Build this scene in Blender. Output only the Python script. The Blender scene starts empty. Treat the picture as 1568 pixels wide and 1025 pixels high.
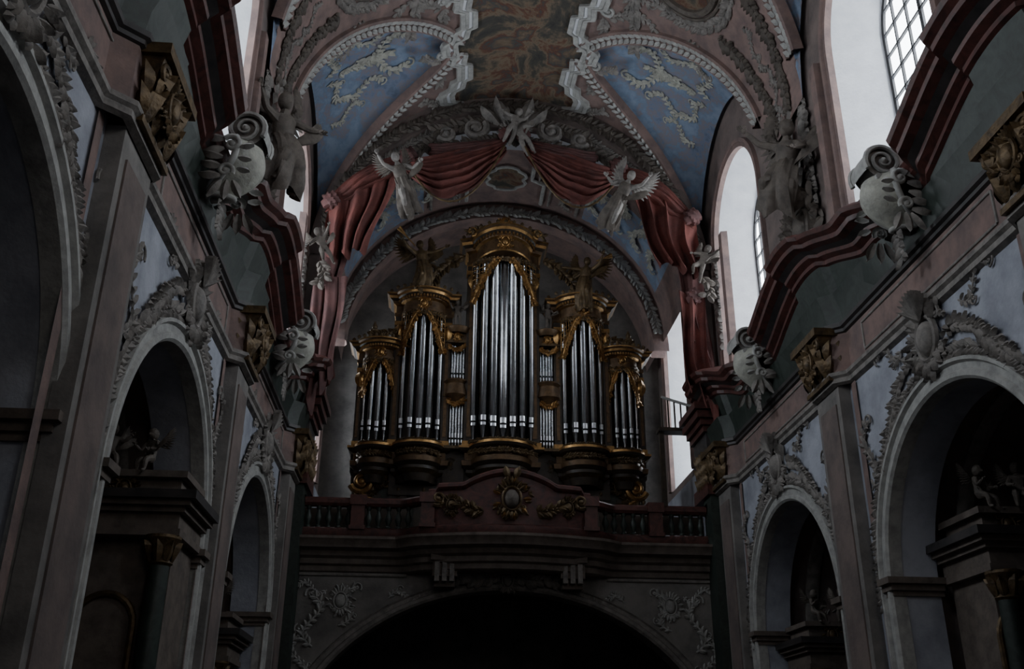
import bpy, math, random
from mathutils import Vector, Matrix
rnd=random.Random(7)
sin,cos,pi,sqrt=math.sin,math.cos,math.pi,math.sqrt
CX=2.15; HW=6.65; ZC=15.5; RV=6.65; FLOOR=-1.6
# ------------------------------------------------------------------ materials
MATS={}
def mat(name,c1,c2=None,scale=2.0,rough=.8,metal=0.0,bump=.15,bscale=14,extra=None,dist=0.0):
    m=bpy.data.materials.new(name);m.use_nodes=True
    nt=m.node_tree;N=nt.nodes;L=nt.links
    bs=N['Principled BSDF'];bs.inputs['Roughness'].default_value=rough;bs.inputs['Metallic'].default_value=metal
    tc=N.new('ShaderNodeTexCoord')
    nz=N.new('ShaderNodeTexNoise');nz.inputs['Scale'].default_value=scale;nz.inputs['Detail'].default_value=6;nz.inputs['Roughness'].default_value=.65;nz.inputs['Distortion'].default_value=dist
    L.new(tc.outputs['Object'],nz.inputs['Vector'])
    cr=N.new('ShaderNodeValToRGB')
    if c2 is None: c2=tuple(x*.6 for x in c1)
    cr.color_ramp.elements[0].position=.33;cr.color_ramp.elements[0].color=(*c2,1)
    cr.color_ramp.elements[1].position=.62;cr.color_ramp.elements[1].color=(*c1,1)
    if extra:
        for pos,c in extra:
            e=cr.color_ramp.elements.new(pos);e.color=(*c,1)
    L.new(nz.outputs['Fac'],cr.inputs['Fac']);L.new(cr.outputs['Color'],bs.inputs['Base Color'])
    if bump>0:
        n2=N.new('ShaderNodeTexNoise');n2.inputs['Scale'].default_value=bscale;n2.inputs['Detail'].default_value=5
        L.new(tc.outputs['Object'],n2.inputs['Vector'])
        bp=N.new('ShaderNodeBump');bp.inputs['Strength'].default_value=bump;bp.inputs['Distance'].default_value=.05
        L.new(n2.outputs['Fac'],bp.inputs['Height']);L.new(bp.outputs['Normal'],bs.inputs['Normal'])
    MATS[name]=m;return m
def emis(name,c,s):
    m=bpy.data.materials.new(name);m.use_nodes=True
    bs=m.node_tree.nodes['Principled BSDF'];bs.inputs['Base Color'].default_value=(.6,.65,.7,1)
    bs.inputs['Emission Color'].default_value=(*c,1);bs.inputs['Emission Strength'].default_value=s
    MATS[name]=m
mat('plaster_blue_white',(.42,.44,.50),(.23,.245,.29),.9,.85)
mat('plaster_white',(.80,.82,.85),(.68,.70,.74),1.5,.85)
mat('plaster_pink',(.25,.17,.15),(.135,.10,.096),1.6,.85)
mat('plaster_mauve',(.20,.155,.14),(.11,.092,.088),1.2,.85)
mat('plaster_grey',(.25,.235,.22),(.12,.115,.11),1.1,.85)
mat('lunette_blue',(.22,.28,.38),(.12,.15,.22),1.3,.85,extra=[(.40,(.16,.205,.30)),(.47,(.22,.20,.22)),(.53,(.16,.22,.32))])
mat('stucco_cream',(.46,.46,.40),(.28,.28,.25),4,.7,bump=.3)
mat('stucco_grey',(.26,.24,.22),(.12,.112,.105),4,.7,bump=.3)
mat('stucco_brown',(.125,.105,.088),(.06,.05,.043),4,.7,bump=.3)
mat('stucco_pale',(.42,.42,.40),(.26,.26,.25),4,.7,bump=.2)
mat('marble_red',(.11,.038,.032),(.034,.015,.013),3,.45,dist=1.5,bump=.05)
mat('marble_green',(.033,.046,.038),(.012,.018,.015),3,.5,dist=1.5,bump=.05)
mat('marble_dark',(.05,.043,.043),(.02,.02,.02),3,.5,bump=.05)
mat('dark_gilt',(.15,.10,.048),(.05,.034,.02),6,.5,.5,bump=.3)
mat('gold',(.48,.28,.11),(.22,.13,.05),6,.38,.85,bump=.2)
mat('tin_pipe',(.46,.48,.50),(.30,.32,.34),2,.2,1.0,bump=.03,bscale=3)
mat('pipe_mouth',(.72,.74,.76),(.5,.5,.54),2,.3,.8,bump=.0)
mat('black',(.006,.006,.006),(.004,.004,.004),2,.9,bump=0)
mat('wood_dark',(.05,.036,.024),(.02,.015,.011),4,.5,bump=.1)
mat('wood_gilded',(.16,.095,.045),(.065,.04,.022),5,.42,.35,bump=.15)
mat('drape_red',(.155,.045,.036),(.07,.022,.019),1.6,.8,bump=.2)
mat('drape_pink',(.12,.05,.046),(.055,.025,.025),1.6,.8,bump=.2)
mat('stone_brown',(.16,.13,.11),(.085,.07,.06),3,.8)
mat('floor_stone',(.12,.11,.10),(.07,.065,.06),1.5,.6)
mat('fresco',(.12,.085,.055),(.03,.03,.03),.75,.85,bump=.05,dist=.5,extra=[(.42,(.06,.055,.045)),(.48,(.16,.12,.08)),(.53,(.10,.04,.025)),(.57,(.055,.06,.06)),(.70,(.18,.14,.10))])
mat('window_lead',(.03,.03,.035),(.02,.02,.02),3,.6,bump=0)
emis('daylight_glass',(.88,.94,1.0),11.0)

# ------------------------------------------------------------------ builder
class B:
    def __init__(s): s.v=[];s.f=[];s.m=[]
    def add(s,V,F,m):
        o=len(s.v);s.v+= [tuple(p) for p in V]
        for q in F: s.f.append(tuple(i+o for i in q));s.m.append(m)
    def grid(s,rows,m,wrapu=False,wrapv=False):
        n=len(rows);k=len(rows[0]);V=[p for r in rows for p in r];F=[]
        for i in range(n if wrapu else n-1):
            for j in range(k if wrapv else k-1):
                a=i*k+j;b=i*k+(j+1)%k;c=((i+1)%n)*k+(j+1)%k;d=((i+1)%n)*k+j
                F.append((a,b,c,d))
        s.add(V,F,m)
    def box(s,x0,x1,y0,y1,z0,z1,m):
        V=[(x,y,z) for x in(x0,x1) for y in(y0,y1) for z in(z0,z1)]
        s.add(V,[(0,1,3,2),(4,6,7,5),(0,4,5,1),(2,3,7,6),(0,2,6,4),(1,5,7,3)],m)
    def lathe(s,cx,cy,prof,n,m,z0=0,a0=0,a1=2*pi):
        full=abs(a1-a0-2*pi)<1e-6
        k=n if full else n+1
        rows=[[(cx+r*cos(a0+(a1-a0)*j/n),cy+r*sin(a0+(a1-a0)*j/n),z0+z) for j in range(k)] for r,z in prof]
        s.grid(rows,m,wrapv=full)
    def tube(s,pts,rad,n,m,cap=True):
        pts=[Vector(p) for p in pts];rows=[]
        if not isinstance(rad,(list,tuple)): rad=[rad]*len(pts)
        up=None
        for i,p in enumerate(pts):
            t=(pts[min(i+1,len(pts)-1)]-pts[max(i-1,0)])
            if t.length<1e-9: t=Vector((0,0,1))
            t.normalize()
            if up is None:
                up=Vector((0,0,1)) if abs(t.z)<.9 else Vector((1,0,0))
            up=(up-t*up.dot(t)).normalized();w=t.cross(up)
            rows.append([p+(up*cos(2*pi*j/n)+w*sin(2*pi*j/n))*rad[i] for j in range(n)])
        if cap:
            rows=[[pts[0]]*n]+rows+[[pts[-1]]*n]
        s.grid(rows,m,wrapv=True)
    def ell(s,c,r,m,nu=10,nv=8,fn=None):
        rows=[]
        for i in range(nv+1):
            th=pi*i/nv;row=[]
            for j in range(nu):
                a=2*pi*j/nu;d=Vector((sin(th)*cos(a),sin(th)*sin(a),cos(th)))
                k=fn(d) if fn else 1
                row.append((c[0]+d.x*r[0]*k,c[1]+d.y*r[1]*k,c[2]+d.z*r[2]*k))
            rows.append(row)
        s.grid(rows,m,wrapv=True)
    def sweep(s,P,N,U,prof,m,mats=None):
        rows=[[Vector(P[i])+Vector(N[i])*o+Vector(U[i])*u for i in range(len(P))] for o,u in prof]
        if mats is None: s.grid(rows,m)
        else:
            for i in range(len(prof)-1): s.grid(rows[i:i+2],mats[i])
    def build(s,name,parent=None,smooth=True,ang=38):
        me=bpy.data.meshes.new(name);me.from_pydata(s.v,[],s.f)
        used=sorted(set(s.m));ix={k:i for i,k in enumerate(used)}
        for k in used: me.materials.append(MATS[k])
        me.polygons.foreach_set('material_index',[ix[k] for k in s.m])
        if smooth:
            me.polygons.foreach_set('use_smooth',[True]*len(s.f))
            me.set_sharp_from_angle(angle=math.radians(ang))
        me.validate();me.update()
        o=bpy.data.objects.new(name,me);bpy.context.collection.objects.link(o)
        if parent: o.parent=parent
        return o
def empty(name):
    e=bpy.data.objects.new(name,None);bpy.context.collection.objects.link(e);return e
def holed(b,outline,holes,fn,th,m):
    c=bpy.data.curves.new('tmp','CURVE');c.dimensions='2D';c.fill_mode='BOTH';c.extrude=th/2
    for poly in [outline]+holes:
        sp=c.splines.new('POLY');sp.points.add(len(poly)-1)
        for i,p in enumerate(poly): sp.points[i].co=(p[0],p[1],0,1)
        sp.use_cyclic_u=True
    o=bpy.data.objects.new('tmp',c);bpy.context.collection.objects.link(o)
    dg=bpy.context.evaluated_depsgraph_get();ev=o.evaluated_get(dg);me=ev.to_mesh()
    V=[fn(v.co.x,v.co.y,v.co.z) for v in me.vertices];F=[tuple(p.vertices) for p in me.polygons]
    b.add(V,F,m);ev.to_mesh_clear();bpy.data.objects.remove(o);bpy.data.curves.remove(c)
def archpoly(c,r,z0,zs,n=28,rz=None):
    rz=rz or r
    return [(c-r,z0)]+[(c-r*cos(pi*i/n),zs+rz*sin(pi*i/n)) for i in range(n+1)]+[(c+r,z0)]
# ------------------------------------------------------------------ mapped ornaments
def leaf(b,M,x,y,ang,L,W,m,h=.3,curl=.25):
    ca,sa=cos(ang),sin(ang);rows=[]
    for i in range(5):
        t=i/4;w=W*(.25+sin(pi*min(1,t*.9+.05)))*(.9 if i<4 else .15)*.5
        hh=L*h*sin(pi*(t*.8+.1))+ (L*curl*t*t)
        row=[]
        for j,sg in enumerate((-1,0,1)):
            px=t*L;py=sg*w
            row.append(M(x+px*ca-py*sa,y+px*sa+py*ca,hh*(1 if j==1 else .35)))
        rows.append(row)
    b.grid(rows,m)
def ridge(b,M,pts,r,m,hf=1.0):
    n=len(pts);rows=[]
    for i,(x,y) in enumerate(pts):
        x0,y0=pts[max(i-1,0)];x1,y1=pts[min(i+1,n-1)]
        dx,dy=x1-x0,y1-y0;l=math.hypot(dx,dy) or 1;nx,ny=-dy/l,dx/l
        rr=r[i] if isinstance(r,list) else r
        rows.append([M(x+nx*rr*cos(a),y+ny*rr*cos(a),rr*hf*sin(a)+.005) for a in (0,pi/4,pi/2,3*pi/4,pi)])
    b.grid(rows,m)
def spiral(b,M,x,y,R,turns,a0,d,r,m,n=26,tail=None):
    pts=[];rr=[]
    for i in range(n):
        t=i/(n-1);a=a0+d*turns*2*pi*t;q=R*(.12+.88*t)
        pts.append((x+q*cos(a),y+q*sin(a)));rr.append(r*(.6+.6*t))
    ridge(b,M,pts,rr,m,1.3);dome(b,M,x,y,r*1.5,r*1.5,r*1.6,m)
    return pts[-1]
def dome(b,M,x,y,rx,ry,h,m,n=10):
    rows=[[M(x+rx*q*cos(2*pi*j/n),y+ry*q*sin(2*pi*j/n),h*sqrt(max(0,1-q*q))) for j in range(n)] for q in (1,.92,.75,.45,.02)]
    b.grid(rows,m,wrapv=True)
def garland(b,M,pts,size,m,step=None,flow=True):
    step=step or size*.45;acc=0
    for i in range(len(pts)-1):
        (x0,y0),(x1,y1)=pts[i],pts[i+1];l=math.hypot(x1-x0,y1-y0);a=math.atan2(y1-y0,x1-x0)
        while acc<l:
            t=acc/l;x=x0+(x1-x0)*t;y=y0+(y1-y0)*t
            for sg in (-1,1):
                s=size*rnd.uniform(.7,1.2)
                leaf(b,M,x,y,a+sg*rnd.uniform(.5,1.1),s,s*.55,m,.3)
            if rnd.random()<.5: dome(b,M,x+rnd.uniform(-.2,.2)*size,y+rnd.uniform(-.2,.2)*size,size*.2,size*.2,size*.35,m,6)
            acc+=step*rnd.uniform(.8,1.2)
        acc-=l
def rinceau(b,M,x,y,ang,L,m,flip=1):
    pts=[]
    for i in range(24):
        t=i/23;px=L*t;py=flip*L*.18*sin(2*pi*t)
        pts.append((x+px*cos(ang)-py*sin(ang),y+px*sin(ang)+py*cos(ang)))
    ridge(b,M,pts,L*.02,m)
    for i in range(1,23,2):
        (x0,y0),(x1,y1)=pts[i],pts[i+1];a=math.atan2(y1-y0,x1-x0)
        for sg in(-1,1): leaf(b,M,x0,y0,a+sg*rnd.uniform(.6,1.0),L*rnd.uniform(.10,.17),L*.07,m)
    e=pts[-1];spiral(b,M,e[0],e[1],L*.12,1.3,ang,flip,L*.018,m,16)
    q=pts[8];spiral(b,M,q[0]-L*.1*sin(ang)*flip,q[1]+L*.1*cos(ang)*flip,L*.10,1.3,ang+2,-flip,L*.016,m,16)
def cartouche(b,M,x,y,s,m,mb=None,lush=1.0):
    mb=mb or m
    dome(b,M,x,y,.34*s,.44*s,.26*s,mb,16)
    ridge(b,M,[(x+.42*s*cos(a*pi/12),y+.54*s*sin(a*pi/12)) for a in range(25)],.07*s,m,1.8)
    for sg in(-1,1):
        spiral(b,M,x+sg*.52*s,y+.42*s,.22*s,1.4,pi/2,sg,.05*s,m)
        spiral(b,M,x+sg*.50*s,y-.38*s,.19*s,1.4,-pi/2,-sg,.05*s,m)
    for k in range(7):
        a=pi/2+(k-3)*.3;leaf(b,M,x+.3*s*cos(a),y+.5*s*sin(a),a,.5*s,.2*s,m,.3,.4)
    for k in range(5):
        a=-pi/2+(k-2)*.35;leaf(b,M,x+.3*s*cos(a),y+.5*s*sin(a),a,.45*s,.2*s,m,.3,.3)
    for k in range(int(26*lush)):
        a=rnd.uniform(0,2*pi);q=s*rnd.uniform(.5,.8)
        leaf(b,M,x+q*cos(a),y+q*1.1*sin(a),a+rnd.uniform(-.9,.9),s*rnd.uniform(.2,.36),s*.15,m,.4,.3)
def S(s,o,y,z): return Vector((CX+s*(HW-o),y,z))
def Mside(s,yc,zc,o=0): return lambda a,b,h:S(s,o+h,yc+a,zc+b)
def Mfront(xc,zc,Y): return lambda a,b,h:Vector((xc+a,Y-h,zc+b))
# ------------------------------------------------------------------ figures
def skin(b,nodes,edges,m,sub=1):
    me=bpy.data.meshes.new('t');me.from_pydata([n[0] for n in nodes],edges,[])
    o=bpy.data.objects.new('t',me);bpy.context.collection.objects.link(o)
    md=o.modifiers.new('s','SKIN');md.use_smooth_shade=True
    for i,n in enumerate(nodes):
        d=me.skin_vertices[0].data[i];d.radius=(n[1],n[1]);d.use_root=(i==0)
    sb=o.modifiers.new('u','SUBSURF');sb.levels=sub
    ev=o.evaluated_get(bpy.context.evaluated_depsgraph_get());e=ev.to_mesh()
    V=[tuple(v.co) for v in e.vertices];F=[tuple(p.vertices) for p in e.polygons]
    ev.to_mesh_clear();bpy.data.objects.remove(o);bpy.data.meshes.remove(me)
    return V,F
def headfn(d):
    k=1.0
    def g(x,y,z,w): return math.exp(-((d.x-x)**2+(d.y-y)**2+(d.z-z)**2)/w)
    k+=.28*g(0,-1,-.12,.035)-.10*g(.35,-.9,.08,.03)-.10*g(-.35,-.9,.08,.03)+.10*g(0,-.85,-.75,.08)-.05*g(0,-.93,-.42,.01)
    k+=.10*g(1,0,-.05,.03)+.10*g(-1,0,-.05,.03)
    if d.z>.25 or d.y>.2: k+=.10+.05*sin(d.x*17)*sin(d.z*15+d.y*9)
    return k
def figure(b,M,m,el=((-.2,-.02,.66),(.2,-.02,.66)),ha=((-.24,-.14,.58),(.24,-.14,.58)),kn=((-.08,-.1,.28),(.08,-.02,.27)),ft=((-.08,.0,.03),(.08,.02,.02)),putto=False,wings=0,robe=None,sash=True,lean=(0,0),wm=None,rob=1.0):
    hr=.085 if putto else .062; fat=1.3 if putto else 1.0
    lx,ly=lean
    def L(p,k): return (p[0]+lx*k,p[1]+ly*k,p[2])
    nodes=[((0,0,.5),.075*fat),(L((0,0,.6),.3),.066*fat),(L((0,-.01,.71),.6),.08*fat),(L((0,0,.80),.9),.04),(L((0,-.01,.87),1),.035)]
    edges=[(0,1),(1,2),(2,3),(3,4)]
    for i,sg in enumerate((-1,1)):
        k=len(nodes);sh=L((sg*.115,0,.765),.8)
        e,h=el[i],ha[i];mid=tuple((sh[q]+e[q])/2 for q in range(3));mid2=tuple((h[q]+e[q])/2 for q in range(3))
        nodes+=[(sh,.043*fat),(mid,.038*fat),(e,.030*fat),(mid2,.029*fat),(h,.018*fat)]
        edges+=[(2,k),(k,k+1),(k+1,k+2),(k+2,k+3),(k+3,k+4)]
    for i,sg in enumerate((-1,1)):
        k=len(nodes);e,h=kn[i],ft[i];hp=(sg*.06,0,.47)
        mid=tuple((hp[q]+e[q])/2 for q in range(3));mid2=tuple(h[q]*.4+e[q]*.6 for q in range(3))
        nodes+=[(hp,.065*fat),(mid,.058*fat),(e,.043*fat),(mid2,.042*fat),(h,.024*fat),((h[0]+sg*.02,h[1]-.09,h[2]-.02),.02*fat)]
        edges+=[(0,k)]+[(k+q,k+q+1) for q in range(5)]
    V,F=skin(b,nodes,edges,m)
    b.add([M@Vector(v) for v in V],F,m)
    t=B();hc=L((0,-.015,.915 if not putto else .93),1.1)
    t.ell(hc,(hr,hr*1.08,hr*1.22),m,16,14,headfn)
    for i,sg in enumerate((-1,1)):
        h=Vector(ha[i]);d=(h-Vector(el[i])).normalized();w=d.cross(Vector((0,-1,.2))).normalized();c=w.cross(d)
        t.ell(h+d*.02,(.022,.022,.026),m,8,6)
        for q,(off,ln) in enumerate(((-.018,.045),(-.006,.055),(.006,.052),(.018,.04))):
            p=h+d*.035+w*off;t.tube([p,p+d*ln*.6+c*.004,p+d*ln+c*.018],[.0075,.007,.005],6,m)
        p=h+d*.01-w*.02*sg;t.tube([p,p-w*.022*sg+d*.02,p-w*.026*sg+d*.045],[.009,.008,.006],6,m)
    if robe:
        a=Vector((0,0,.60));e=(Vector(ft[0])+Vector(ft[1]))/2
        kk_=(Vector(kn[0])+Vector(kn[1]))/2
        rows=[];nr=14
        for i in range(nr):
            tt=i/(nr-1)
            cpt=a*(1-tt)**2+kk_*2*tt*(1-tt)+e*tt*tt
            cp2=a*(1-tt-.05)**2+kk_*2*(tt+.05)*(1-tt-.05)+e*(tt+.05)**2
            ax=(cp2-cpt).normalized();u=ax.cross(Vector((0,1,0)));u=u.normalized() if u.length>.1 else Vector((1,0,0));w=ax.cross(u)
            r=.09+.09*tt**.7*rob
            rows.append([cpt+(u*cos(q)*1.15+w*sin(q)*.75)*r*(1+(.10+.2*tt)*sin(5*q+5*tt)+.09*sin(11*q+2*tt))+ax*(.05*tt*sin(3*q+1)) for q in [2*pi*j/48 for j in range(48)]])
        t.grid(rows,robe,wrapv=True)
        rows=[[Vector((0,0,zz))+Vector((lx*kk+r*cos(q),ly*kk+r*.8*sin(q),0))*1 for q in [2*pi*j/20 for j in range(20)]] for zz,r,kk in ((.60,.098,.3),(.68,.104,.5),(.75,.11,.7),(.79,.08,.8))]
        t.grid(rows,robe,wrapv=True)
    if sash:
        rm=robe or m
        for off in(0,.03):
            rows=[]
            for i in range(16):
                tt=i/15;c=Vector((-.12+.3*tt+off,.06*sin(tt*6)-.04,.56-.1*sin(tt*pi)+.08*tt))+Vector((.18*tt*tt,0,.12*tt))
                rows.append([c+Vector((0,.02*q,.05*q*(1+.4*sin(9*tt)))) for q in(-1,-.3,.4,1)])
            t.grid(rows,rm)
    if wings:
        for sg in(-1,1):
            root=Vector((sg*.05+lx*.6,.07+ly*.6,.74))
            for row,(n,l0) in enumerate(((10,.50),(8,.34),(6,.22))):
                for q in range(n):
                    a=math.radians(82-85*q/(n-1));d=Vector((sg*cos(a)*.75,.30+.1*row,sin(a)))
                    d.normalize();L_=l0*wings*(1-.5*(q/(n-1)))
                    st=root+Vector((sg*.20*wings*(1-q/n),.04,.13*wings*(1-q/n)))
                    w=d.cross(Vector((0,1,0))).normalized()*.036*wings
                    pts=[]
                    for i in range(5):
                        tt=i/4;pp=st+d*L_*tt+Vector((sg*.05*tt*tt,-.02*row-.02*sin(pi*tt),-.10*tt*tt*wings));ww=w*(.6+sin(pi*min(.9,tt+.05))*.7)*(1 if i<4 else .2)
                        pts.append([pp-ww,pp+Vector((0,-.012,0)),pp+ww])
                    t.grid(pts,wm or m)
            t.tube([root,root+Vector((sg*.1,.04,.07))*wings,root+Vector((sg*.2,.05,.10))*wings],[.035,.03,.02],8,wm or m)
    k0=len(b.m)
    b.add([M@Vector(v) for v in t.v],t.f,m)
    b.m[k0:]=t.m
def TR(loc,h,rz=0,rx=0,ry=0):
    return Matrix.Translation(loc)@Matrix.Rotation(rz,4,'Z')@Matrix.Rotation(rx,4,'X')@Matrix.Rotation(ry,4,'Y')@Matrix.Scale(h,4)
# ------------------------------------------------------------------ shell
Y0,Y1=-6.0,30.0
AR=2.95
def arcs(s): return [7.3,15.6,24.0] if s>0 else [8.1,16.0,24.3]
def asp(s): return 3.2 if s>0 else 3.5
PIL=[11.6,19.9,28.2]
WIN=[6.0,16.0,26.0];WR=2.25;WS=15.7;WB=11.4
VOL=[6.9,15.4,23.9]
b=B();b.box(CX-14,CX+14,-8,40,FLOOR-.2,FLOOR,'floor_stone');b.build('floor',smooth=False)
def cz(y):
    z=0
    for c in(11.6,20.0,28.4): 
        d=abs(y-c);z=max(z,.85*(.5+.5*cos(pi*min(1,d/2.9)))**.6)
    return z
for s,nm in((-1,'left'),(1,'right')):
    ARC=arcs(s);AS=asp(s)
    b=B()
    holed(b,[(Y0,FLOOR),(38,FLOOR),(38,9.2),(Y0,9.2)],[archpoly(c,AR,FLOOR+.001,AS) for c in ARC],lambda a,q,c:S(s,-.45+c,a,q),.9,'plaster_blue_white')
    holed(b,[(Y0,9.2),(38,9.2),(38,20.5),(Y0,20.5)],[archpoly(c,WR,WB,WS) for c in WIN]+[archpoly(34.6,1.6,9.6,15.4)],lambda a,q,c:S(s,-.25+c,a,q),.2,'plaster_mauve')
    b.build('wall_'+nm,smooth=True,ang=30)
    tr=empty('trim_'+nm)
    b=B()
    Ys=[Y0+i*.25 for i in range(int((29.2-Y0)/.25)+1)]
    def brk(y): 
        return max([.28 if abs(y-c)<.85 else 0 for c in PIL])
    P=[S(s,brk(y),y,0) for y in Ys];N=[(-s,0,0)]*len(Ys);U=[(0,0,1)]*len(Ys)
    b.sweep(P,N,U,[(0,7.55),(.10,7.6),(.10,7.7),(.16,7.75),(.16,7.83),(.03,7.86)],'stucco_grey')
    b.sweep(P,N,U,[(.03,7.86),(.03,8.75)],'plaster_pink')
    b.sweep(P,N,U,[(.03,8.72),(.09,8.75),(.09,8.82),(.15,8.86),(.15,8.95),(.06,8.98)],'marble_dark')
    b.sweep(P,N,U,[(.06,8.98),(.10,9.3),(.22,9.65)],'marble_green')
    b.build('entablature',tr)
    b=B()
    Ys=[Y0+i*.12 for i in range(int((29.4-Y0)/.12)+1)]
    # the cornice steps back behind the volute cartouches
    def scale_c(y):
        k=1.0
        for c in VOL:
            d=abs(y-c)
            if d<1.1: k=min(k,.42+.58*max(0,(d-.75)/.35))
        return k
    P=[S(s,brk(y)*.6,y,cz(y)) for y in Ys];N=[Vector((-s,0,0))*scale_c(y) for y in Ys];U=[(0,0,1)]*len(Ys)
    prof=[(.05,8.9),(.24,9.62),(.32,9.66),(.32,9.76),(.46,9.84),(.48,9.92),(.62,10.0),(.78,10.06),(.80,10.16),(.92,10.24),(.96,10.34),(.80,10.42),(-.1,10.62)]
    b.sweep(P,N,U,prof,'marble_red',['marble_green']+['marble_red']*4+['marble_dark']+['marble_red']*6)
    b.build('cornice',tr)
    b=B()
    for c in PIL:
        for d in(-1,1):
            y0=c+d*.80;y1=c+d*1.02
            a0,a1=min(y0,y1),max(y0,y1)
            M=Mside(s,0,0,0.01)
            b.grid([[M(a0,FLOOR,0.03),M(a1,FLOOR,.03)],[M(a0,7.55,.03),M(a1,7.55,.03)]],'plaster_pink')
    for c in ARC:
        M=Mside(s,c,8.3,.03)
        for z in(-.3,.3): ridge(b,M,[(-2.6,z),(2.6,z)],.03,'stucco_grey')
        for y in(-2.6,2.6): ridge(b,M,[(y,-.3),(y,.3)],.03,'stucco_grey')
    b.build('pink_bands',tr)
    for c in ARC:
        b=B();n=40
        def path(r): 
            return [(c-r,FLOOR)]+[(c-r*cos(pi*i/n),AS+r*sin(pi*i/n)) for i in range(n+1)]+[(c+r,FLOOR)]
        p=path(AR);P=[S(s,0,y,z) for y,z in p]
        Un=[(0,-1,0)]+[(0,-cos(pi*i/n),sin(pi*i/n)) for i in range(n+1)]+[(0,1,0)]
        b.sweep(P,[(-s,0,0)]*len(P),Un,[(-.2,-.02),(.05,-.02),(.10,.03),(.10,.12),(.05,.15),(.05,.26),(.12,.30),(.12,.36),(0,.38)],'stucco_pale')
        for yy in (c-AR,c+AR):
            sg=1 if yy<c else -1
            for k,(z0,z1,e) in enumerate(((3.0,3.1,.06),(3.1,3.22,.12),(3.22,3.34,.2))):
                z0+=AS-3.2;z1+=AS-3.2
                x0=S(s,e,0,0).x;x1=S(s,-.95,0,0).x
                b.box(min(x0,x1),max(x0,x1),yy-.3 if sg>0 else yy-e*1.0,yy+e if sg>0 else yy+.3,z0,z1,'stone_brown')
        b.build('archivolt',tr)
        b=B()
        M=Mside(s,c,AS,.03)
        r=AR+.50
        garland(b,M,[(-r*cos(pi*i/30),r*sin(pi*i/30)) for i in range(-1,32)],.22,'stucco_grey')
        cartouche(b,Mside(s,c,AS+AR+.95,.08),0,0,.78,'stucco_grey','stucco_grey',2.0)
        # shell crest
        for k in range(9):
            a=pi/2+(k-4)*.22;leaf(b,Mside(s,c,AS+AR+1.3,.18),0,0,a,.55,.12,'stucco_grey',.2,.35)
        for d in(-1,1):
            garland(b,M,[(d*(.6+.25*i),AR+.9-.03*i*i) for i in range(7)],.22,'stucco_grey')
            rinceau(b,M,d*(AR+.25),AR*.35+.9,pi/2+d*.15,1.4,'stucco_grey',d)
            rinceau(b,M,d*1.1,AR+1.2,d*.2+(0 if d>0 else pi),1.1,'stucco_grey',-d)
            garland(b,M,[(d*(1.5+.2*i),AR+.5-.2*i) for i in range(5)],.24,'stucco_grey')
        b.build('arch_stucco_%d'%(int(c)),tr)
    for c in PIL:
        b=B()
        for d in(-1,1):
            b.grid([[S(s,-.15,c+d*1.25,10.3),S(s,.05,c+d*1.2,10.3),S(s,.05,c+d*.9,10.3),S(s,-.15,c+d*.85,10.3)],[S(s,-.15,c+d*1.25,15.8),S(s,.05,c+d*1.2,15.8),S(s,.05,c+d*.9,15.8),S(s,-.15,c+d*.85,15.8)]],'plaster_pink')
        garland(b,Mside(s,c,0,-.1),[(0,15.6-.3*t) for t in range(12)],.34,'stucco_grey')
        b.build('clerestory_strip',tr)
    for c in PIL:
        root=empty('pilaster')
        b=B();w=.62
        def bx(y0,y1,o0,o1,z0,z1,m,bb=b):
            x0,x1=S(s,o0,0,0).x,S(s,o1,0,0).x;bb.box(min(x0,x1),max(x0,x1),y0,y1,z0,z1,m)
        bx(c-w,c+w,0,.26,FLOOR,7.6,'plaster_grey')
        bx(c-w+.18,c+w-.18,.2,.29,FLOOR+1.6,7.2,'plaster_mauve')
        bx(c-w-.1,c+w+.1,0,.36,FLOOR,FLOOR+1.4,'marble_dark')
        b.build('shaft',root,False)
        b=B();ZK=7.75
        bx(c-w-.05,c+w+.05,0.05,.46,ZK-.08,ZK+.02,'dark_gilt',b)
        rows=[]
        for z,o,ww in((0,.40,w-.10),(.3,.44,w-.05),(.7,.52,w),(.95,.62,w+.07)):
            rows.append([S(s,0.05,c-ww,ZK+z),S(s,o,c-ww,ZK+z),S(s,o,c+ww,ZK+z),S(s,0.05,c+ww,ZK+z)])
        b.grid(rows,'dark_gilt')
        bx(c-w-.15,c+w+.15,0.05,.70,ZK+.95,ZK+1.12,'dark_gilt',b)
        for row,(zz,n) in enumerate(((.05,4),(.35,3))):
            for k in range(n):
                a=(k-(n-1)/2)*(2*w/n);leaf(b,Mside(s,c,ZK,.42+.06*row),a,zz,pi/2,.5,.34,'dark_gilt',.25,.45)
        for d in(-1,1): 
            spiral(b,Mside(s,c,ZK,.56),d*.5,.78,.2,1.5,pi/2,d,.05,'dark_gilt')
            ME=(lambda a,q,h,d=d:Vector((CX+s*(HW-.28-a),c+d*(w-.04+h),ZK+q)))
            for zz in(.05,.4):
                for aa in(-.1,.12): leaf(b,ME,aa,zz,pi/2,.42,.22,'dark_gilt',.25,.45)
            spiral(b,ME,.12,.78,.17,1.5,pi/2,1,.04,'dark_gilt')
        cartouche(b,Mside(s,c,ZK+.55,.58),0,0,.5,'dark_gilt')
        b.build('capital',root)
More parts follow.
